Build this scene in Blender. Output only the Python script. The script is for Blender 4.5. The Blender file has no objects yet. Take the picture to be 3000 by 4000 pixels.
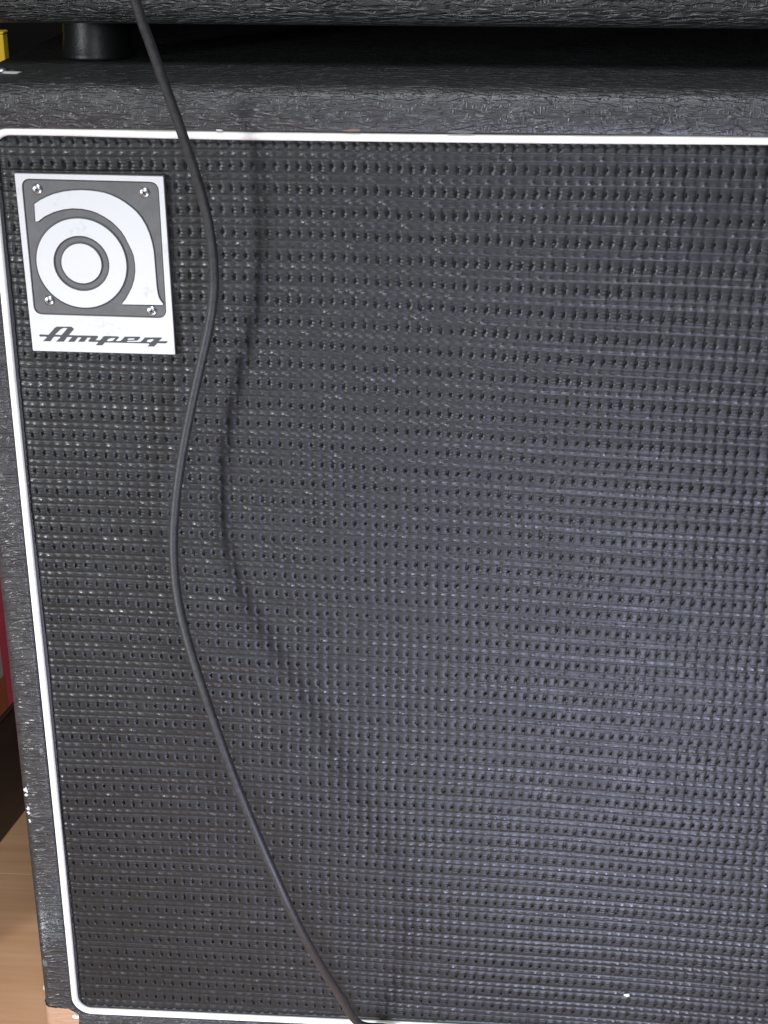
import bpy, bmesh, math, random
import numpy as np
from mathutils import Vector, Matrix
random.seed(7); rng = np.random.default_rng(7)
S = 0.001                      # all numbers below are millimetres
scn = bpy.context.scene
col = scn.collection

# ------------------------------------------------------------------ camera
R = Matrix(((0.998056, 0.062306, 0.001258), (0.026194, -0.401108, -0.915656), (-0.056546, 0.913909, -0.40196)))                 # rows: right, down, forward
cam = bpy.data.cameras.new('camera'); camo = bpy.data.objects.new('camera', cam); col.objects.link(camo)
M = Matrix((R[0], -R[1], -R[2])).transposed().to_4x4()
M.translation = Vector((249.629, -784.49, 705.993)) * S
camo.matrix_world = M
cam.sensor_fit = 'VERTICAL'; cam.sensor_height = 36; cam.lens = 36 * 6087.62 / 4000
cam.clip_start = 0.02; cam.clip_end = 50
scn.camera = camo
scn.render.resolution_x = 768; scn.render.resolution_y = 1024

# ------------------------------------------------------------------ world and lamps
w = bpy.data.worlds.new('World'); scn.world = w; w.use_nodes = True
bg = w.node_tree.nodes['Background']; bg.inputs[0].default_value = (0.62, 0.66, 0.72, 1); bg.inputs[1].default_value = 0.05
def area(name, loc, target, sx, sy, power, colour):
    l = bpy.data.lights.new(name, 'AREA'); l.shape = 'RECTANGLE'; l.size = sx; l.size_y = sy; l.energy = power; l.color = colour
    o = bpy.data.objects.new(name, l); col.objects.link(o); o.location = loc
    o.rotation_euler = (Vector(target) - Vector(loc)).to_track_quat('-Z', 'Y').to_euler()
    return o
area('ceiling_tube', (0.27, -1.15, 2.1), (0.26, 0.0, 0.45), 0.30, 0.9, 26, (0.92, 0.96, 1.0))
area('front_window', (0.36, -2.6, 1.18), (0.25, 0.0, 0.40), 0.6, 0.6, 20, (0.82, 0.90, 1.0))
area('left_lamp', (-0.95, -1.15, 0.66), (0.1, 0.0, 0.35), 0.26, 0.26, 4, (1.0, 0.95, 0.86))
area('cool_fill', (0.38, -0.46, 0.02), (0.33, 0.0, 0.17), 0.20, 0.18, 5.2, (0.64, 0.70, 1.0))  # added bluish fill by the floor, no known source; makes the cool pool
sp = bpy.data.lights.new('key_spot', 'SPOT'); sp.energy = 215; sp.color = (0.88, 0.92, 1.0); sp.shadow_soft_size = 0.12; sp.spot_size = math.radians(40); sp.spot_blend = 1.0
so = bpy.data.objects.new('key_spot', sp); col.objects.link(so); so.location = (-0.95, -1.12, 0.62)
so.rotation_euler = (Vector((0.36, 0, 0.16)) - Vector(so.location)).to_track_quat('-Z', 'Y').to_euler()
scn.view_settings.view_transform = 'Standard'; scn.view_settings.look = 'None'; scn.view_settings.exposure = 0; scn.view_settings.gamma = 1

# ------------------------------------------------------------------ helpers
def link(name, me, mat=None, parent=None, **props):
    o = bpy.data.objects.new(name, me); col.objects.link(o)
    if mat is not None and me is not None and len(me.materials) == 0: me.materials.append(mat)
    if parent is not None: o.parent = parent
    for k, v in props.items(): o[k] = v
    return o
def thing(name, label, cat, group=None):
    o = link(name, None); o['label'] = label; o['category'] = cat
    if group: o['group'] = group
    return o
def mesh(name, V, F, smooth=True):
    me = bpy.data.meshes.new(name); me.from_pydata([tuple(float(c) * S for c in v) for v in V], [], F); me.validate(); me.update()
    if smooth: me.shade_smooth()
    return me
def from_bm(name, bm, smooth=False):
    bmesh.ops.recalc_face_normals(bm, faces=bm.faces)
    me = bpy.data.meshes.new(name); bm.to_mesh(me); bm.free(); me.transform(Matrix.Scale(S, 4))
    if smooth: me.shade_smooth()
    return me
def bevel_box(name, x0, x1, y0, y1, z0, z1, b, seg=2, smooth=False):
    bm = bmesh.new(); bmesh.ops.create_cube(bm, size=1)
    for v in bm.verts: v.co = Vector(((x0 + x1) / 2 + v.co.x * (x1 - x0), (y0 + y1) / 2 + v.co.y * (y1 - y0), (z0 + z1) / 2 + v.co.z * (z1 - z0)))
    if b > 0: bmesh.ops.bevel(bm, geom=list(bm.edges), offset=b, segments=seg, profile=0.5, affect='EDGES')
    return from_bm(name, bm, smooth)
def rrect(x0, x1, z0, z1, r, n=8):
    P = []
    for cx, cz, a0 in ((x1 - r, z1 - r, 0), (x0 + r, z1 - r, 90), (x0 + r, z0 + r, 180), (x1 - r, z0 + r, 270)):
        for i in range(n + 1):
            a = math.radians(a0 + 90 * i / n); P.append((cx + r * math.cos(a), cz + r * math.sin(a)))
    return P
def plate(name, loops, yback, yfront, bev=0.0, smooth=False):
    """flat plate in the x-z plane with holes (curve fill), front at yfront, back at yback"""
    cu = bpy.data.curves.new(name, 'CURVE'); cu.dimensions = '2D'; cu.fill_mode = 'BOTH'
    for L in loops:
        sp = cu.splines.new('POLY'); sp.points.add(len(L) - 1); sp.use_cyclic_u = True
        for p, (x, z) in zip(sp.points, L): p.co = (x, z, 0, 1)
    th = abs(yback - yfront) / 2
    cu.extrude = th - bev; cu.bevel_depth = bev; cu.bevel_resolution = 1; cu.offset = -bev
    o = bpy.data.objects.new(name, cu); col.objects.link(o)
    dg = bpy.context.evaluated_depsgraph_get(); dg.update()
    me = bpy.data.meshes.new_from_object(o.evaluated_get(dg)); me.name = name
    bpy.data.objects.remove(o); bpy.data.curves.remove(cu)
    # curve x,y,z -> world x, z, -y
    me.transform(Matrix(((S, 0, 0, 0), (0, 0, -S, (yback + yfront) / 2 * S), (0, S, 0, 0), (0, 0, 0, 1))))
    me.materials.clear()
    me.update()
    return me
def catmull(P, n=10):
    P = [Vector(p) for p in P]; Q = [P[0] * 2 - P[1]] + P + [P[-1] * 2 - P[-2]]; out = []
    for i in range(1, len(Q) - 2):
        a, b, c, d = Q[i - 1:i + 3]
        for k in range(n):
            t = k / n
            out.append(0.5 * ((2 * b) + (c - a) * t + (2 * a - 5 * b + 4 * c - d) * t * t + (3 * b - a - 3 * c + d) * t ** 3))
    out.append(P[-1]); return out
def tube(P, r, sides=14, closed=False, up=Vector((0, 1, 0)), ry=None, cap=True, rfun=None):
    V, F = [], []; n = len(P); ry = ry or r
    for i, p in enumerate(P):
        t = (P[(i + 1) % n] - P[i - 1]) if closed else (P[min(i + 1, n - 1)] - P[max(i - 1, 0)])
        t.normalize(); s = t.cross(up); s.normalize(); u = s.cross(t)
        k = rfun(i) if rfun else 1
        for j in range(sides):
            a = 2 * math.pi * j / sides; V.append(p + s * (r * k * math.cos(a)) + u * (ry * k * math.sin(a)))
    for i in range(n if closed else n - 1):
        for j in range(sides):
            a = i * sides + j; b = i * sides + (j + 1) % sides; c = ((i + 1) % n) * sides; F.append((a, b, c + (j + 1) % sides, c + j))
    if not closed and cap: F += [tuple(range(sides - 1, -1, -1)), tuple(range((n - 1) * sides, n * sides))]
    return V, F
def blob(name, x, y, z, rx, ry, rz, seed, jag=0.35, sub=2):
    bm = bmesh.new(); bmesh.ops.create_icosphere(bm, subdivisions=sub, radius=1); rr = random.Random(seed)
    for v in bm.verts:
        k = 1 + rr.uniform(-jag, jag); v.co = Vector((x + v.co.x * rx * k, y + v.co.y * ry, z + v.co.z * rz * k))
    return from_bm(name, bm)

# ------------------------------------------------------------------ materials
class NT:
    def __init__(s, name, base, rough, spec=0.5, **kw):
        s.m = bpy.data.materials.new(name); s.m.use_nodes = True; s.t = s.m.node_tree; s.p = s.t.nodes['Principled BSDF']
        s.set('Base Color', (*base, 1)); s.set('Roughness', rough); s.set('Specular IOR Level', spec)
        for k, v in kw.items(): s.set(k, v)
        s.tc = s.t.nodes.new('ShaderNodeTexCoord')
    def set(s, k, v): s.p.inputs[k].default_value = v
    def n(s, typ, **kw):
        o = s.t.nodes.new(typ)
        for k, v in kw.items():
            if k in o.inputs: o.inputs[k].default_value = v
            else: setattr(o, k, v)
        return o
    def l(s, a, b): s.t.links.new(a, b)
    def math(s, op, a, b=None, c=None):
        o = s.n('ShaderNodeMath', operation=op)
        for i, x in enumerate((a, b, c)):
            if x is None: continue
            if isinstance(x, (int, float)): o.inputs[i].default_value = x
            else: s.l(x, o.inputs[i])
        return o.outputs[0]
    def noise(s, vec, scale=1, detail=2, rough=0.5, dist=0.0):
        o = s.n('ShaderNodeTexNoise'); o.inputs['Scale'].default_value = scale; o.inputs['Detail'].default_value = detail
        o.inputs['Roughness'].default_value = rough; o.inputs['Distortion'].default_value = dist; s.l(vec, o.inputs['Vector']); return o.outputs['Fac']
    def mapped(s, sx, sy, sz, vec=None):
        o = s.n('ShaderNodeMapping'); o.inputs['Scale'].default_value = (sx, sy, sz); s.l(vec or s.tc.outputs['Object'], o.inputs['Vector']); return o.outputs[0]
    def ramp(s, fac, p0, p1, c0=(0, 0, 0), c1=(1, 1, 1)):
        o = s.n('ShaderNodeValToRGB'); e = o.color_ramp.elements; e[0].position = p0; e[1].position = p1; e[0].color = (*c0, 1); e[1].color = (*c1, 1)
        s.l(fac, o.inputs[0]); return o.outputs[0]
    def bump(s, h, dist, strength=1.0):
        o = s.n('ShaderNodeBump'); o.inputs['Distance'].default_value = dist; o.inputs['Strength'].default_value = strength
        s.l(h, o.inputs['Height']); s.l(o.outputs[0], s.p.inputs['Normal']); return o
    def colour(s, sock): s.l(sock, s.p.inputs['Base Color'])
    def rough(s, sock): s.l(sock, s.p.inputs['Roughness'])

def tolex(name, flow, depth, wrap, base=(0.022, 0.0222, 0.0217)):
    t = NT(name, base, 0.42, 0.6)
    sep = t.n('ShaderNodeSeparateXYZ'); t.l(t.tc.outputs['Object'], sep.inputs[0])
    comb = t.n('ShaderNodeCombineXYZ'); t.l(sep.outputs[0], comb.inputs[0]); t.l(t.math(wrap, sep.outputs[2], sep.outputs[1]), comb.inputs[1])
    # warp the grain a little so that the strokes wander
    wn = t.n('ShaderNodeTexNoise'); wn.inputs['Scale'].default_value = 90; wn.inputs['Detail'].default_value = 1; t.l(comb.outputs[0], wn.inputs['Vector'])
    wv = t.n('ShaderNodeVectorMath', operation='MULTIPLY_ADD'); t.l(wn.outputs['Color'], wv.inputs[0]); wv.inputs[1].default_value = (0.003, 0.003, 0); t.l(comb.outputs[0], wv.inputs[2])
    a = t.ramp(t.noise(t.mapped(95, 500, 1, wv.outputs[0]), 1, 1, 0.5, 0.2), 0.49 - flow, 0.62 - flow)
    b = t.ramp(t.noise(t.mapped(560, 170, 1, wv.outputs[0]), 1, 1, 0.5, 0.2), 0.56, 0.68)
    d = t.ramp(t.noise(t.mapped(240, 330, 1, wv.outputs[0]), 1, 1, 0.5, 0.8), 0.58, 0.68)
    keep = t.ramp(t.noise(comb.outputs[0], 70, 2), 0.25 - flow, 0.50 - flow)
    h = t.math('MULTIPLY', t.math('MAXIMUM', t.math('MAXIMUM', a, t.math('MULTIPLY', b, 0.3)), t.math('MULTIPLY', d, 0.3)), t.math('MULTIPLY_ADD', keep, 0.3, 0.7))
    h = t.math('ADD', h, t.math('MULTIPLY', t.noise(comb.outputs[0], 900, 2), 0.22))
    t.bump(h, depth, 0.8)
    t.rough(t.ramp(t.noise(comb.outputs[0], 25, 3), 0.3, 0.7, (0.38,) * 3, (0.45,) * 3))
    dust = t.ramp(t.noise(comb.outputs[0], 60, 6, 0.7), 0.45, 0.8, base, (base[0] * 1.9, base[1] * 1.9, base[2] * 1.9)); t.colour(dust)
    return t.m
M_tolex = tolex('black_tolex', 0.0, 0.0010, 'ADD'); M_tolex_head = tolex('black_tolex_head', 0.05, 0.0013, 'SUBTRACT')

t = NT('grille_cloth', (0.03, 0.03, 0.03), 0.5, 0.34)
o = t.tc.outputs['Object']
thr = t.noise(t.mapped(240, 1, 2600), 1, 2, 0.6)
h = t.math('ADD', thr, t.math('MULTIPLY', t.noise(o, 1400, 2), 0.5)); t.bump(h, 0.0002, 0.5)
t.colour(t.ramp(t.noise(t.mapped(120, 1, 500), 1, 4, 0.7), 0.3, 0.75, (0.007, 0.0071, 0.0068), (0.0145, 0.0147, 0.014)))
ya = t.n('ShaderNodeAttribute', attribute_name='yarn')          # the shiny weft yarn surfaces between the pads
t.rough(t.math('SUBTRACT', t.ramp(t.noise(o, 45, 3), 0.3, 0.7, (0.40,) * 3, (0.52,) * 3), t.math('MULTIPLY', ya.outputs['Fac'], 0.14)))
t.l(t.math('MULTIPLY_ADD', ya.outputs['Fac'], 0.38, 0.34), t.p.inputs['Specular IOR Level'])
M_cloth = t.m

t = NT('white_vinyl', (0.84, 0.83, 0.79), 0.35)
t.colour(t.ramp(t.noise(t.tc.outputs['Object'], 40, 4, 0.6), 0.35, 0.7, (0.62, 0.60, 0.535), (0.78, 0.765, 0.71))); M_white = t.m
t = NT('white_enamel', (0.80, 0.80, 0.79), 0.35)
t.colour(t.ramp(t.noise(t.tc.outputs['Object'], 70, 6, 0.75), 0.26, 0.42, (0.36, 0.355, 0.34), (0.46, 0.46, 0.45))); M_plate = t.m
t = NT('grey_enamel', (0.12, 0.12, 0.115), 0.5)
t.colour(t.ramp(t.noise(t.tc.outputs['Object'], 120, 5, 0.7), 0.3, 0.8, (0.062, 0.0615, 0.06), (0.09, 0.089, 0.086))); M_panel = t.m
M_baffle = NT('black_baffle', (0.022, 0.022, 0.022), 0.6, 0.4).m
M_edge = NT('dark_edge', (0.022, 0.022, 0.022), 0.55).m
M_ink_shade = NT('black_ink_shade', (0.035, 0.035, 0.035), 0.5).m  # ink of the lettering, also the painted shade lines round the emblem
M_steel = NT('zinc_screw', (0.50, 0.51, 0.52), 0.33, 0.5, Metallic=1.0).m
M_slot = NT('screw_slot', (0.03, 0.03, 0.03), 0.6).m
t = NT('rubber', (0.007, 0.007, 0.007), 0.42, 0.3); t.bump(t.noise(t.tc.outputs['Object'], 500, 2), 0.0001); M_rubber = t.m
t = NT('cable_rubber', (0.045, 0.044, 0.042), 0.5, 0.35)
t.bump(t.noise(t.tc.outputs['Object'], 900, 3), 0.00012); t.colour(t.ramp(t.noise(t.tc.outputs['Object'], 350, 5, 0.7), 0.35, 0.75, (0.013, 0.0128, 0.0124), (0.03, 0.0293, 0.028))); M_cable = t.m
t = NT('bare_ply', (0.42, 0.26, 0.16), 0.65)
t.colour(t.ramp(t.noise(t.mapped(60, 60, 900), 1, 3), 0.3, 0.75, (0.30, 0.175, 0.10), (0.40, 0.25, 0.155))); t.bump(t.noise(t.mapped(80, 80, 700), 1, 3), 0.0003); M_ply = t.m
M_scuff = NT('scuffed_backing', (0.40, 0.39, 0.37), 0.7).m
M_scuff2 = NT('dull_scuff', (0.08, 0.08, 0.078), 0.6).m
M_chip = NT('torn_chip', (0.15, 0.095, 0.08), 0.7).m
M_glue = NT('glue_lump', (0.82, 0.78, 0.70), 0.4).m
M_lint = NT('lint', (0.5, 0.5, 0.49), 0.8).m
t = NT('red_card', (0.5, 0.06, 0.08), 0.45); t.colour(t.ramp(t.noise(t.tc.outputs['Object'], 15, 4), 0.3, 0.7, (0.62, 0.07, 0.10), (0.72, 0.10, 0.135))); M_red = t.m
M_orange = NT('orange_print', (0.36, 0.10, 0.045), 0.5).m
M_pale = NT('pale_print', (0.42, 0.36, 0.34), 0.5).m
M_yellow = NT('yellow_card', (0.75, 0.52, 0.02), 0.5).m
t = NT('dark_wood', (0.03, 0.018, 0.013), 0.5); t.colour(t.ramp(t.noise(t.mapped(8, 8, 60), 1, 4), 0.3, 0.7, (0.032, 0.019, 0.014), (0.055, 0.033, 0.024))); M_dark = t.m
t = NT('wall_paint', (0.008, 0.0075, 0.007), 0.9, 0.1); t.bump(t.noise(t.tc.outputs['Object'], 60, 4), 0.001); M_wall = t.m
def planks(k):
    t = NT('laminate', (0.4, 0.25, 0.14), 0.45)
    obj = t.n('ShaderNodeObjectInfo'); off = t.n('ShaderNodeVectorMath', operation='ADD'); t.l(t.tc.outputs['Object'], off.inputs[0])
    cc = t.n('ShaderNodeCombineXYZ'); t.l(t.math('MULTIPLY', obj.outputs['Random'], 37.0), cc.inputs[0]); t.l(cc.outputs[0], off.inputs[1])
    g = t.noise(t.mapped(3.5, 45, 10, off.outputs[0]), 1, 5, 0.6, 0.6); f = t.noise(t.mapped(14, 420, 10, off.outputs[0]), 1, 3, 0.6)
    t.colour(t.ramp(t.math('ADD', t.math('MULTIPLY', g, 0.75), t.math('MULTIPLY', f, 0.25)), 0.33, 0.68, (0.49, 0.265, 0.135), (0.62, 0.38, 0.215)))
    return t.m
M_floor = planks(0); M_sub = NT('underlay', (0.10, 0.06, 0.035), 0.8).m

# ------------------------------------------------------------------ setting
FZ = -45.0
floor = link('floor', mesh('floor', [(-3000, -3000, FZ - 8), (3000, -3000, FZ - 8), (3000, 1500, FZ - 8), (-3000, 1500, FZ - 8)], [(0, 1, 2, 3)], False), M_sub, kind='structure')
pm = bevel_box('plank', -599.4, 599.4, -95.4, 95.4, -7.5, 0, 0.3, 1); pm.materials.append(M_floor)
for j in range(-6, 7):
    for i in range(-2, 3):
        o = link('plank', pm, None, floor); o.location = Vector((i * 1200 + (j * 431) % 1200 - 500, 200 - 95.5 + j * 191, FZ)) * S
link('wall', bevel_box('wall', -3000, 3000, 1300, 1400, FZ, 2600, 0), M_wall, kind='structure')

# ------------------------------------------------------------------ speaker cabinet
cab = thing('speaker_cabinet', 'black bass speaker cabinet with woven grille cloth, white piping and a white badge', 'speaker cabinet')
X0, X1, Z0, Z1 = -19.5, 594.5, -20.5, 589.5          # outside of the box
PX0, PX1, PZ0, PZ1 = 0.9, 574.1, 2.2, 565.4          # centre line of the piping
YF = -3.6; RO = 8.0
def seam(x0, x1, z0, z1, r):
    """closed outline with matching vertex counts; dense near the lower left corner"""
    P = []
    def arc(cx, cz, a0, n=12):
        for i in range(n + 1):
            a = math.radians(a0 + 90 * i / n); P.append((cx + r * math.cos(a), cz + r * math.sin(a)))
    def seg(a, b, ts):
        for q in ts: P.append((a[0] + (b[0] - a[0]) * q, a[1] + (b[1] - a[1]) * q))
    L = z1 - z0 - 2 * r; W = x1 - x0 - 2 * r
    arc(x1 - r, z1 - r, 0); seg((x1 - r, z1), (x0 + r, z1), [k / 12 for k in range(1, 12)])
    arc(x0 + r, z1 - r, 90); seg((x0, z1 - r), (x0, z0 + r), [k / 10 for k in range(1, 10)] + [0.9 + 0.1 * k / 40 for k in range(0, 40)])
    arc(x0 + r, z0 + r, 180); seg((x0 + r, z0), (x1 - r, z0), [0.08 * k / 40 for k in range(1, 40)] + [0.08 + 0.92 * k / 12 for k in range(0, 12)])
    arc(x1 - r, z0 + r, 270); seg((x1, z0 + r), (x1, z1 - r), [k / 10 for k in range(1, 10)])
    return np.array(P)
outer = seam(X0, X1, Z0, Z1, 9.0); inner = seam(PX0, PX1, PZ0, PZ1, 11.5)
def ring(d, y):
    """d = millimetres in from the outside (negative: measured outward from the piping)"""
    dv = inner - outer; ln = np.linalg.norm(dv, axis=1, keepdims=True)
    p = outer + dv * (d / ln) if d >= 0 else inner + dv * (d / ln)
    return np.c_[p[:, 0], np.full(len(p), y), p[:, 1]]
prof = [(0.0, 400.0)] + [(0.0, y) for y in (300, 200, 120, 60, 40, 30, 24, 18, 13, 9)]
for i in range(0, 11):
    a = math.radians(90 * i / 10); prof.append((RO * (1 - math.cos(a)), YF + RO * (1 - math.sin(a))))
prof += [(10.0, YF - 0.15), (13.0, YF - 0.2), (15.0, YF - 0.1), (-3.6, YF + 0.1), (-2.9, YF + 0.5), (-2.45, YF + 1.3), (-2.35, YF + 3), (-2.35, 7.0)]
rings = [ring(*q) for q in prof]; n = len(outer)
V = np.concatenate(rings); F = []
for k in range(len(prof) - 1):
    for i in range(n):
        F.append((k * n + i, k * n + (i + 1) % n, (k + 1) * n + (i + 1) % n, (k + 1) * n + i))
F.append(tuple(range(n)))
shell_me = mesh('shell', V, F); bm = bmesh.new(); bm.from_mesh(shell_me); bmesh.ops.recalc_face_normals(bm, faces=bm.faces); bm.to_mesh(shell_me); bm.free()
link('shell', shell_me, M_tolex, cab)
# lower left corner where the covering is torn away: a skin of bare plywood 0.5 mm proud of the shell
shell_me.calc_loop_triangles(); nrm = np.array([v.normal[:] for v in shell_me.vertices])
fid = [f for f in F[:-1] if (lambda c: c[0] < 12 and c[2] < 22 and c[1] < 45)(V[list(f)].mean(axis=0))]
vid = sorted({i for f in fid for i in f}); mp = {v: i for i, v in enumerate(vid)}
pm_ = mesh('bare_corner', [V[i] + nrm[i] * 0.5 for i in vid], [tuple(mp[i] for i in f) for f in fid])
bm = bmesh.new(); bm.from_mesh(pm_)
for co_, no_ in (((-10, 0, 6.0), (0.06, 0, 1)), ((3.4, 0, 0), (1, 0, -0.05)), ((0, 40, 0), (0, 1, 0.1)), ((0, 0, 3.5), (0.75, 0, 1))):
    bmesh.ops.bisect_plane(bm, geom=list(bm.verts) + list(bm.edges) + list(bm.faces), plane_co=Vector(co_) * S, plane_no=no_, clear_outer=True)
rr_ = random.Random(3)
for e in bm.edges:
    if e.is_boundary:
        for v_ in e.verts: v_.co.x += rr_.uniform(-.25, .25) * S; v_.co.z += rr_.uniform(-.2, .2) * S
bm.to_mesh(pm_); bm.free()
link('bare_corner', pm_, M_ply, cab, label='lower left corner with its covering torn off to bare wood')
link('torn_edge', blob('torn_edge', -18.6, YF + 5, 17.0, 1.3, 1.2, 2.4, 58, 0.3), M_scuff, cab)

# grille cloth : every dimple and pad of the weave is real relief
CP, RP = 5.70, 11.35
nx1, ny = 8, 24
xs = np.concatenate([np.arange(-1.5, 455, CP / nx1), np.arange(455.3, 576.6, CP / 4)]); zs = np.arange(-0.5, 568.2, RP / ny)
Xg, Zg = np.meshgrid(xs, zs)
def sstep(a, b, x): q = np.clip((x - a) / (b - a), 0, 1); return q * q * (3 - 2 * q)
drop = 0.045 * (np.sqrt((Xg - 110) ** 2 + 60 ** 2) + (Xg - 110)) / 2
amp = 1 - sstep(430, 566, Zg)
wav = 0.5 * np.sin(Xg * 0.031 + Zg * 0.012) + 0.35 * np.sin(Zg * 0.045 + 1.3)
v = (541.8 - 3.1 - Zg - drop * amp - wav * 0.6) / RP
u = (Xg - 165.5 + 0.7 * np.sin(Zg * 0.02) + 0.4 * np.sin(Zg * 0.09 + Xg * 0.02)) / CP
iu = np.floor(u + .5).astype(int); iv = np.floor(v + .5).astype(int); fu = u - iu; fv = v - iv
ju = rng.random((400, 400)).astype(np.float32)
def jit(a, b, k): return ju[(a * 7 + k * 31) % 400, (b * 13 + k * 17 + a * 3) % 400]
cu_ = np.floor(u).astype(int)
av = np.abs(fv)
pad = np.sqrt(np.clip(1 - (np.abs(fu) / 0.56) ** 2.2, 0, 1)) * np.clip(1 - (av / 0.315) ** 4, 0, 1)
slant = (0.16 * (jit(cu_, iv, 7) - .35) + 0.10) * np.where(Xg < 240, 1, -1)
hu0 = u - (cu_ + .5) - slant * fv * 1.6
hu = hu0 + 0.05 * (jit(cu_, iv, 6) - .5); hv = fv - 0.10 * (jit(cu_, iv, 7) - .5)
hole = np.exp(-(np.abs(hu) / (0.165 + 0.05 * jit(cu_, iv, 8)) + np.abs(hv) / (0.29 + 0.08 * jit(cu_, iv, 1))) ** 2.2)
fl = np.exp(-((av - 0.5) / 0.17) ** 4)
kd = np.floor(v).astype(int)
dot = np.exp(-(np.abs(fu) / 0.25) ** 2 - ((av - .5) / 0.085) ** 2)
gro = np.exp(-((av - 0.335) / 0.034) ** 2)
ribm = 0.5 + jit(iu, iv, 9); ribp = 6.28 * jit(iu * 0, iv, 10) + 0.8 * jit(iu, iv, 11)
rib = np.cos(fv * 2 * np.pi * 6.5 + ribp) * ribm
dotm = dot * (0.35 + 0.9 * jit(iu, kd, 4))
H = (0.40 + 0.44 * pad * (0.7 + 0.6 * jit(iu, iv, 2)) - 0.9 * hole * (0.6 + 0.5 * jit(cu_, iv, 3)) + 0.04 * fl
     + 0.62 * dotm - 0.22 * gro + 0.085 * rib * (0.35 + 0.65 * np.maximum(pad, fl)))
gap = hole * (0.85 + 0.3 * jit(cu_, iv, 12))
edge = np.minimum.reduce([Xg - PX0, PX1 - Xg, Zg - PZ0, PZ1 - Zg]); 
Yg = -(H * 0.95) + 2.0 * (1 - sstep(1.0, 7.0, edge)) + 0.35 * np.sin(Xg * 0.035 + 1.0) * np.sin(Zg * 0.03)
gap = np.where(edge > 3, gap, 0)
nyv, nxv = Xg.shape
co = np.stack([Xg, Yg, Zg], -1).reshape(-1, 3) * S
idx = np.arange(nyv * nxv).reshape(nyv, nxv)
q = np.stack([idx[:-1, :-1], idx[:-1, 1:], idx[1:, 1:], idx[1:, :-1]], -1).reshape(-1, 4)
gm = (gap[:-1, :-1] + gap[:-1, 1:] + gap[1:, 1:] + gap[1:, :-1]) / 4
q = q[gm.reshape(-1) < 0.60].reshape(-1)                       # the weave is open at the holes: the black baffle shows through
me = bpy.data.meshes.new('grille_cloth'); nf = len(q) // 4
me.vertices.add(len(co)); me.vertices.foreach_set('co', co.reshape(-1).astype(np.float32))
me.loops.add(len(q)); me.loops.foreach_set('vertex_index', q.astype(np.int32))
me.polygons.add(nf); me.polygons.foreach_set('loop_start', (np.arange(nf) * 4).astype(np.int32))
try: me.polygons.foreach_set('loop_total', np.full(nf, 4, np.int32))
except Exception: pass
me.update(calc_edges=True); me.shade_smooth()
at_ = me.attributes.new('yarn', 'FLOAT', 'POINT'); at_.data.foreach_set('value', np.clip(dotm, 0, 1).reshape(-1).astype(np.float32))
link('grille_cloth', me, M_cloth, cab)
link('baffle', bevel_box('baffle', -2, 577, 1.35, 20, -1, 568, 0), M_baffle, cab)

# white piping round the cloth
P = []
for a, b in zip(inner, np.roll(inner, -1, axis=0)):
    k = max(1, int(np.hypot(*(b - a)) / 12))
    for i in range(k): P.append(a + (b - a) * i / k)
PP = []
for x, z in P:
    dz = (1.0 * math.exp(-((x - 20) / 60) ** 2) + 0.9 * math.exp(-((x - 420) / 120) ** 2) - 0.5) if z > 500 else 0
    dx = 0.4 * math.sin(z * 0.011) if x < 100 else 0
    PP.append(Vector((x + dx, -1.0, z + dz)))
V_, F_ = tube(PP, 2.15, 14, True, Vector((0, 1, 0)), 2.1)
link('piping', mesh('piping', V_, F_), M_white, cab)
# seam line: a dark backing strip behind the piping
V_, F_ = tube([Vector((p.x, 2.2, p.z)) for p in PP], 4.2, 8, True, Vector((0, 1, 0)), 1.6)
link('seam', mesh('seam', V_, F_), M_edge, cab)

# badge
BF = -4.0
bdg = link('badge', None, None, cab)
badge = [[13.01, 545.07], [89.35, 544.59], [90.51, 450.48], [14.08, 451.01]]; pan = [[16.28, 542.51], [86.7, 541.75], [87.01, 470.29], [16.64, 471.09]]
def quad_round(Q, r, n=6):
    out = []; Q = [Vector(p) for p in Q]
    for i in range(4):
        a, b, c = Q[i - 1], Q[i], Q[(i + 1) % 4]; d0 = (a - b).normalized(); d1 = (c - b).normalized()
        for k in range(n + 1):
            t = k / n; p0 = b + d0 * r; p1 = b + d1 * r
            out.append(tuple((1 - t) ** 2 * p0 + 2 * t * (1 - t) * b + t * t * p1))
    return out
def grow(L, d):
    c = Vector((sum(p[0] for p in L) / len(L), sum(p[1] for p in L) / len(L)))
    return [tuple(Vector(p) + (Vector(p) - c).normalized() * d * 1.414) for p in L]
link('back_plate_shade_rim', plate('back_plate_shade_rim', [quad_round(grow([(x, z) for x, z in badge], 0.45), 0.7)], -0.3, BF + 1.15), M_edge, bdg)  # dark plate grown past the frame; rim stands for black edge and contact shade
link('panel', plate('panel', [quad_round(grow(pan, -0.25), 4.6)], BF + 1.2, BF + 0.75), M_panel, bdg)
link('frame', plate('frame', [quad_round([(x, z) for x, z in badge], 0.5), quad_round(pan, 4.8)], BF + 1.15, BF, 0.22), M_plate, bdg)
cx, cz = [43.95, 498.84]; r0, r1, r2 = [10.5, 14.6, 23.6]
circ = lambda r, n=72: [(cx + r * math.cos(2 * math.pi * i / n), cz + r * math.sin(2 * math.pi * i / n)) for i in range(n)]
link('disc', plate('disc', [circ(r0)], BF + 0.75, BF - 0.02, 0.2), M_plate, bdg)
link('ring', plate('ring', [circ(r2, 96), circ(r1)], BF + 0.75, BF - 0.02, 0.2), M_plate, bdg)
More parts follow.
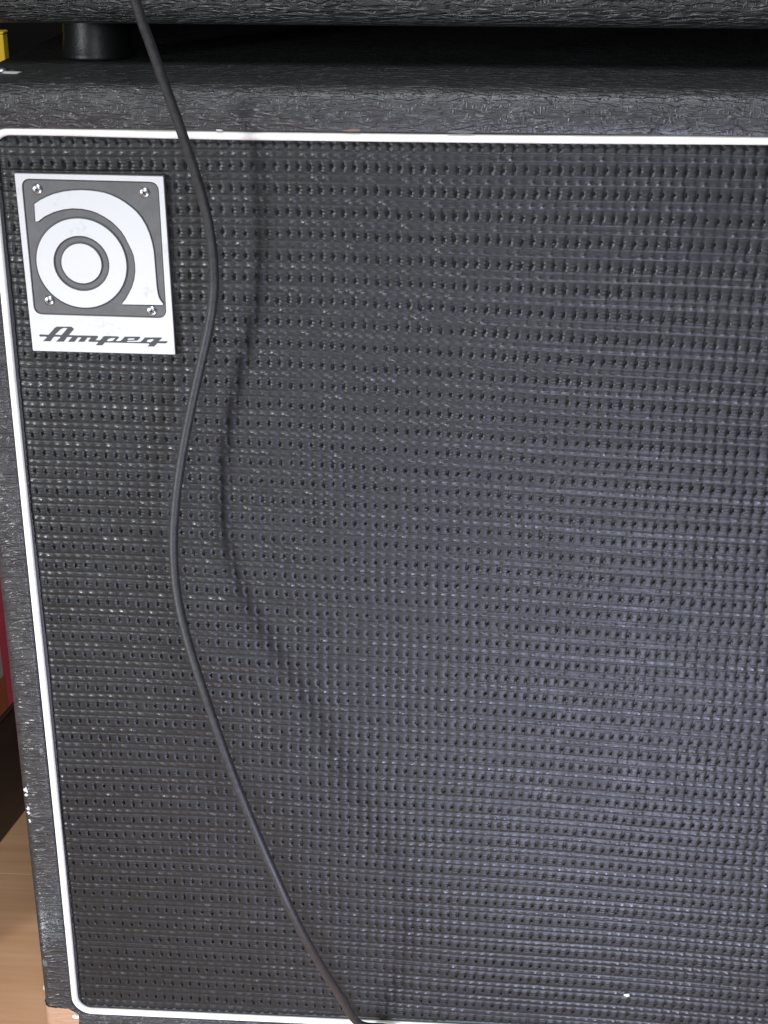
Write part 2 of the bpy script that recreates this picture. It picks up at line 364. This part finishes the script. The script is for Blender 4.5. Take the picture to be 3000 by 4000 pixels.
arch = [[21.98, 529.5], [25.04, 531.57], [28.8, 533.41], [32.52, 534.88], [37.41, 536.13], [42.24, 536.79], [47.03, 537.03], [51.78, 536.82], [55.04, 536.44], [58.57, 535.85], [62.07, 534.72], [65.53, 533.12], [68.97, 531.04], [72.37, 528.37], [74.63, 526.26], [76.84, 523.44], [78.98, 519.41], [80.43, 515.59], [81.59, 510.79], [82.27, 505.96], [82.29, 504.07], [82.42, 500.17], [82.55, 494.05], [82.68, 487.89], [82.95, 484.19], [83.53, 481.46], [84.4, 479.74], [85.54, 478.27], [85.37, 477.46], [63.96, 477.43], [64.26, 478.36], [65.85, 480.13], [67.76, 483.16], [69.7, 486.67], [71.19, 490.89], [72.01, 495.09], [72.08, 499.26], [71.73, 503.16], [70.83, 506.25], [69.46, 509.38], [67.79, 513.22], [66.05, 516.08], [64.05, 518.45], [61.13, 521.28], [57.69, 523.62], [54.23, 525.47], [51.01, 526.61], [46.29, 527.49], [41.51, 527.66], [36.65, 526.99], [31.73, 525.6], [26.71, 523.25], [23.1, 520.61], [21.65, 520.54]]
link('arch', plate('arch', [arch], BF + 0.75, BF - 0.02, 0.18), M_plate, bdg)
# thin dark lines painting the recess shade at the foot of the raised emblem
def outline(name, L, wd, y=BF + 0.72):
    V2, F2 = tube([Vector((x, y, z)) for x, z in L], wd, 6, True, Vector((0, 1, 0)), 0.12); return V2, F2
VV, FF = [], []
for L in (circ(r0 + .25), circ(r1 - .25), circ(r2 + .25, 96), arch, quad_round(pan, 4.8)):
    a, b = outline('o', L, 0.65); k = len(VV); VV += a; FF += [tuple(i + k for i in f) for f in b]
link('emblem_shade_line', mesh('emblem_shade_line', VV, FF), M_ink_shade, bdg)
word = [[18.16, 459.63], [18.86, 460.24], [23.26, 460.11], [25.27, 462.09], [26.93, 464.0], [28.28, 464.68], [35.91, 464.77], [37.21, 463.65], [36.72, 462.87], [34.25, 460.18], [38.0, 460.03], [42.3, 460.08], [49.39, 460.05], [50.03, 459.44], [48.13, 457.59], [50.5, 457.64], [51.86, 458.66], [52.45, 459.67], [53.68, 460.07], [60.73, 459.95], [61.02, 459.3], [58.96, 457.33], [61.41, 457.43], [62.54, 458.22], [64.04, 459.91], [72.0, 460.07], [72.39, 459.46], [70.66, 457.84], [65.72, 457.69], [64.88, 457.01], [72.12, 457.16], [73.46, 458.12], [74.84, 459.69], [83.94, 459.84], [83.8, 459.33], [82.0, 457.75], [86.5, 457.91], [86.9, 457.47], [85.79, 456.65], [81.29, 456.63], [79.47, 454.78], [75.93, 454.7], [76.96, 455.76], [76.57, 456.42], [72.5, 456.4], [62.21, 456.49], [53.19, 456.48], [51.7, 454.9], [48.25, 454.83], [49.07, 455.73], [49.78, 456.7], [45.16, 456.65], [44.22, 457.02], [45.98, 458.94], [44.15, 458.95], [42.14, 456.58], [38.69, 456.56], [39.05, 456.96], [40.92, 458.95], [38.88, 458.95], [36.96, 456.47], [33.41, 456.44], [33.76, 456.85], [35.88, 459.06], [33.19, 459.05], [31.25, 456.47], [26.93, 456.38], [29.26, 458.42], [29.58, 459.15], [26.09, 459.08], [24.04, 456.54], [20.04, 456.52], [20.52, 457.02], [22.27, 458.6], [21.88, 459.04], [18.75, 458.97]]; holes = [[[26.78, 460.18], [30.1, 463.29], [31.88, 464.1], [33.8, 463.91], [30.26, 460.1]], [[54.22, 457.39], [55.26, 458.51], [57.23, 459.0], [58.95, 459.03], [57.55, 457.46], [55.17, 457.12]], [[65.34, 458.17], [65.93, 458.98], [69.26, 459.14], [68.96, 458.38], [66.74, 458.2]], [[75.55, 457.28], [76.26, 458.4], [78.64, 458.89], [79.7, 458.58], [77.68, 457.1]]]
link('lettering', plate('lettering', [word] + holes, BF + 0.1, BF - 0.10), M_ink_shade, bdg)
def screw_mesh(r, h):
    bm = bmesh.new(); prev = None; N = 20; rows = 6
    for k in range(rows + 1):
        a = math.radians(90 * k / rows); rr = r * math.cos(a); y = -h * math.sin(a)
        if k == rows: break
        cur = [bm.verts.new((rr * math.cos(2 * math.pi * i / N), y, rr * math.sin(2 * math.pi * i / N))) for i in range(N)]
        if prev:
            for i in range(N): bm.faces.new((prev[i], prev[(i + 1) % N], cur[(i + 1) % N], cur[i]))
        prev = cur
    bm.faces.new(prev); me = from_bm('screw', bm, True); return me
sm = screw_mesh(2.9, 1.5); sm.materials.append(M_steel)
bmx = bmesh.new()
for ang in (0, 90):
    r_ = bmesh.ops.create_cube(bmx, size=1)['verts']
    for q_ in r_: q_.co = Matrix.Rotation(math.radians(ang), 3, 'Y') @ Vector((q_.co.x * 2.9, q_.co.y * 0.4, q_.co.z * 0.62))
slot_me = from_bm('screw_slot', bmx); slot_me.materials.append(M_slot)
for i, (x, z) in enumerate([[23.89, 537.11], [79.12, 536.22], [25.09, 478.64], [79.13, 474.05]]):
    s_ = link('screw', sm, None, bdg); s_.location = Vector((x, BF + 0.8, z)) * S; s_.rotation_euler = (0, [0.5, 0.9, 0.2, 0.35][i], 0)
    # the cross recess is welded into the screw as a second mesh copy per screw
    me2 = sm.copy(); me2.materials.append(M_slot); bm = bmesh.new(); bm.from_mesh(me2)
    nb = len(bm.faces); tmp = slot_me.copy(); tmp.transform(Matrix.Translation(Vector((0, -1.33, 0)) * S)); bm.from_mesh(tmp)
    bm.faces.ensure_lookup_table()
    for f in list(bm.faces)[nb:]: f.material_index = 1; f.smooth = False
    bm.to_mesh(me2); bm.free(); s_.data = me2
# small damage on the covering
for i, (x, z, rx, rz) in enumerate([(-15.6, 172.0, 1.3, 1.8), (-15.6, 168.6, 1.2, 0.9), (-15.9, 161.5, 0.8, 0.7), (-15.6, 158.8, 1.1, 1.2), (-15.3, 155.6, 1.2, 1.1), (-15.3, 149.6, 0.9, 1.2)]):
    link('scuff', blob('scuff', x, YF + 0.75 if x < -14 else YF, z, rx, 0.5, rz, 40 + i, 0.5), M_scuff if i != 2 else M_scuff2, cab)
link('scuff', blob('scuff', -14.6, YF + 0.6, 41.0, 1.9, 0.7, 3.2, 51, 0.35), M_scuff2, cab)
link('scuff', blob('scuff', -3.6, YF - 0.1, 200.6, 1.2, 0.35, 2.6, 52, 0.3), M_scuff2, cab)
link('chip', blob('chip', 185.2, YF + 0.05, 568.6, 4.6, 0.35, 0.55, 53, 0.3), M_chip, cab, label='reddish torn chip above the white piping')
link('chip', blob('chip', 239.0, YF - 0.1, 568.6, 7.5, 0.4, 0.8, 54, 0.25), M_scuff2, cab)
link('chip', blob('chip', 118.9, YF + 0.1, 567.9, 1.6, 0.5, 0.5, 55, 0.3), M_scuff, cab)
link('staple', blob('staple', 1.2, YF - 0.4, -0.9, 2.2, 0.9, 1.4, 56, 0.25), M_glue, cab, label='shiny white staple in the torn corner')
bm = bmesh.new()
bmesh.ops.create_uvsphere(bm, u_segments=14, v_segments=8, radius=1)
for v_ in bm.verts: v_.co = Vector((-1.5 + v_.co.x * 4.2, 38 + v_.co.y * 4.2, 589.4 + max(v_.co.z, 0) * 2.6))
link('corner_screw', from_bm('corner_screw', bm, True), M_steel, cab, label='bare metal screw head left on the top corner')
link('corner_chip', blob('corner_chip', 5.5, 33, 589.6, 5.5, 3.5, 0.8, 57, 0.3), M_scuff, cab)
for x, y in ((25, 40), (550, 40), (25, 360), (550, 360)):
    V_, F_ = tube([Vector((x, y, FZ)), Vector((x, y, FZ + 3)), Vector((x, y, Z0))], 19, 24, False, Vector((0, 1, 0)))
    link('rubber_foot', mesh('rubber_foot', V_, F_, False), M_rubber, cab)

# ------------------------------------------------------------------ amplifier head on top
head = thing('amplifier_head', 'black amplifier head standing on rubber feet on top of the speaker cabinet', 'amplifier')
HZ, HY = 611.4, 48.0
bm = bmesh.new(); bmesh.ops.create_cube(bm, size=1)
for v_ in bm.verts: v_.co = Vector((287 + v_.co.x * 614, HY + 150 + v_.co.y * 300, HZ + 130 + v_.co.z * 260))
bmesh.ops.bevel(bm, geom=list(bm.edges), offset=13, segments=8, profile=0.5, affect='EDGES')
link('shell', from_bm('head_shell', bm, True), M_tolex_head, head)
def foot(x, y):
    P_ = [(19.5, 0), (20, 1.5), (19.4, 3), (18.4, 12), (18.0, 21.4), (18.0, 21.9)]
    V2, F2 = [], []; N = 32
    for r_, z_ in P_:
        for i in range(N): V2.append((x + r_ * math.cos(2 * math.pi * i / N), y + r_ * math.sin(2 * math.pi * i / N), 589.7 + z_))
    for k in range(len(P_) - 1):
        for i in range(N): F2.append((k * N + i, k * N + (i + 1) % N, (k + 1) * N + (i + 1) % N, (k + 1) * N + i))
    F2 += [tuple(range(N - 1, -1, -1)), tuple(range((len(P_) - 1) * N, len(P_) * N))]
    link('rubber_foot', mesh('rubber_foot', V2, F2), M_rubber, head)
for x, y in ((36, 97), (540, 97), (10, 255), (560, 255)): foot(x, y)

# ------------------------------------------------------------------ cable
pts = [(20, -75, 880), (45, -58, 800), (66, -46, 720)] + [tuple(p) for p in [[88.2, -40.3, 633.2], [93.4, -37.9, 614.3], [98.8, -35.3, 594.9], [104.3, -32.4, 575.3], [109.0, -29.3, 556.7], [112.7, -26.4, 539.8], [115.1, -24.2, 524.1], [116.2, -22.7, 509.1], [116.0, -21.8, 494.7], [114.3, -21.4, 480.8], [111.0, -21.2, 466.2], [106.7, -20.9, 450.0], [102.0, -20.7, 432.0], [97.4, -20.9, 413.0], [93.4, -21.6, 393.7], [90.3, -23.1, 374.5], [88.5, -25.3, 355.7], [88.4, -28.3, 337.6], [90.1, -31.9, 320.7], [93.5, -36.0, 305.1], [98.0, -40.3, 289.6], [103.4, -44.8, 273.3], [109.3, -49.0, 255.8], [115.4, -52.7, 237.6], [121.7, -55.7, 219.4], [128.2, -58.3, 201.3], [135.1, -60.6, 182.8], [142.7, -62.2, 162.4], [150.7, -61.4, 139.0], [158.9, -56.1, 112.3], [167.4, -45.5, 82.0], [176.7, -30.5, 48.3], [186.9, -13.4, 12.3]]] + [(208, -9, 4), (228, -14, -18), (262, -45, -38), (330, -95, -41.8), (460, -150, -41.8), (640, -170, -41.8)]
cp = catmull(pts, 12)
V_, F_ = tube(cp, 2.55, 14, False, Vector((0, 1, 0)))
link('cable', mesh('cable', V_, F_), M_cable, None, label='thin dark grey cable hanging in front of the cabinet from above', category='cable')

# ------------------------------------------------------------------ things beside the cabinet
dv = Vector((0.17353, 0.98483, 0)); nv = Vector((0.98483, -0.17353, 0))
p0 = Vector((-116.4, 279.6, 0))
def slab(name, a, b, z0, z1, d0, d1, bev=1.5):
    bm = bmesh.new(); bmesh.ops.create_cube(bm, size=1)
    for v_ in bm.verts:
        q = p0 + dv * (a + (b - a) * (v_.co.y + .5)) + nv * (d0 + (d1 - d0) * (v_.co.x + .5)); v_.co = Vector((q.x, q.y, z0 + (z1 - z0) * (v_.co.z + .5)))
    if bev: bmesh.ops.bevel(bm, geom=list(bm.edges), offset=bev, segments=2, profile=0.5, affect='EDGES')
    return from_bm(name, bm)
dark = thing('wooden_box', 'dark brown wooden box on the floor beside the cabinet, under the red carton', 'box')
link('body', slab('body', -260, 130, FZ, 55.5, -300, 0, 2), M_dark, dark)
link('lid', slab('lid', -262, 132, 55.6, 57.5, -302, 0.8, 0.6), M_dark, dark)
red = thing('red_carton', 'red carton with a pale label and an orange band, standing left of the cabinet', 'carton')
link('body', slab('body', -240, 40, 58, 420, -280, -1.0, 1.5), M_red, red)
link('orange_band', slab('orange_band', -200, -3.0, 59.5, 90, -1.0, -0.6, 0), M_orange, red)
link('label_panel', slab('label_panel', -200, -6.0, 90.5, 119, -1.0, -0.5, 0), M_pale, red)
yel = thing('yellow_box', 'tall thin bright yellow box standing behind the top left corner of the cabinet', 'box')
link('body', bevel_box('body', -330, -123.4, 450, 462, FZ, 559.0, 1.0), M_yellow, yel)
link('lid', bevel_box('lid', -330.4, -123.0, 449.6, 462.4, 559.2, 561.0, 0.5), M_yellow, yel)

# ------------------------------------------------------------------ lint on the cloth
link('lint_fleck', blob('lint_fleck', 354.5, -1.6, 34.3, 1.7, 0.7, 1.2, 70, 0.3), M_lint, None, label='single white lint fleck low on the right of the grille cloth', category='lint')
VV, FF = [], []
for i in range(24):
    x = random.uniform(30, 440); z = random.uniform(15, 540); a = random.uniform(0, 6.3); l = random.uniform(0.25, 0.7); wd = 0.2
    if x < 95 and z > 440: continue
    k = len(VV); y = -1.5
    for sx, sz in ((-1, -1), (1, -1), (1, 1), (-1, 1)):
        for yy in (y, y + 0.3): VV.append((x + sx * l * math.cos(a) - sz * wd * math.sin(a), yy, z + sx * l * math.sin(a) + sz * wd * math.cos(a)))
    FF += [tuple(k + j for j in f) for f in ((0, 2, 4, 6), (1, 7, 5, 3), (0, 1, 3, 2), (2, 3, 5, 4), (4, 5, 7, 6), (6, 7, 1, 0))]
link('dust_specks', mesh('dust_specks', VV, FF, False), M_scuff2, None, kind='stuff', label='pale dust specks scattered over the grille cloth', category='dust')
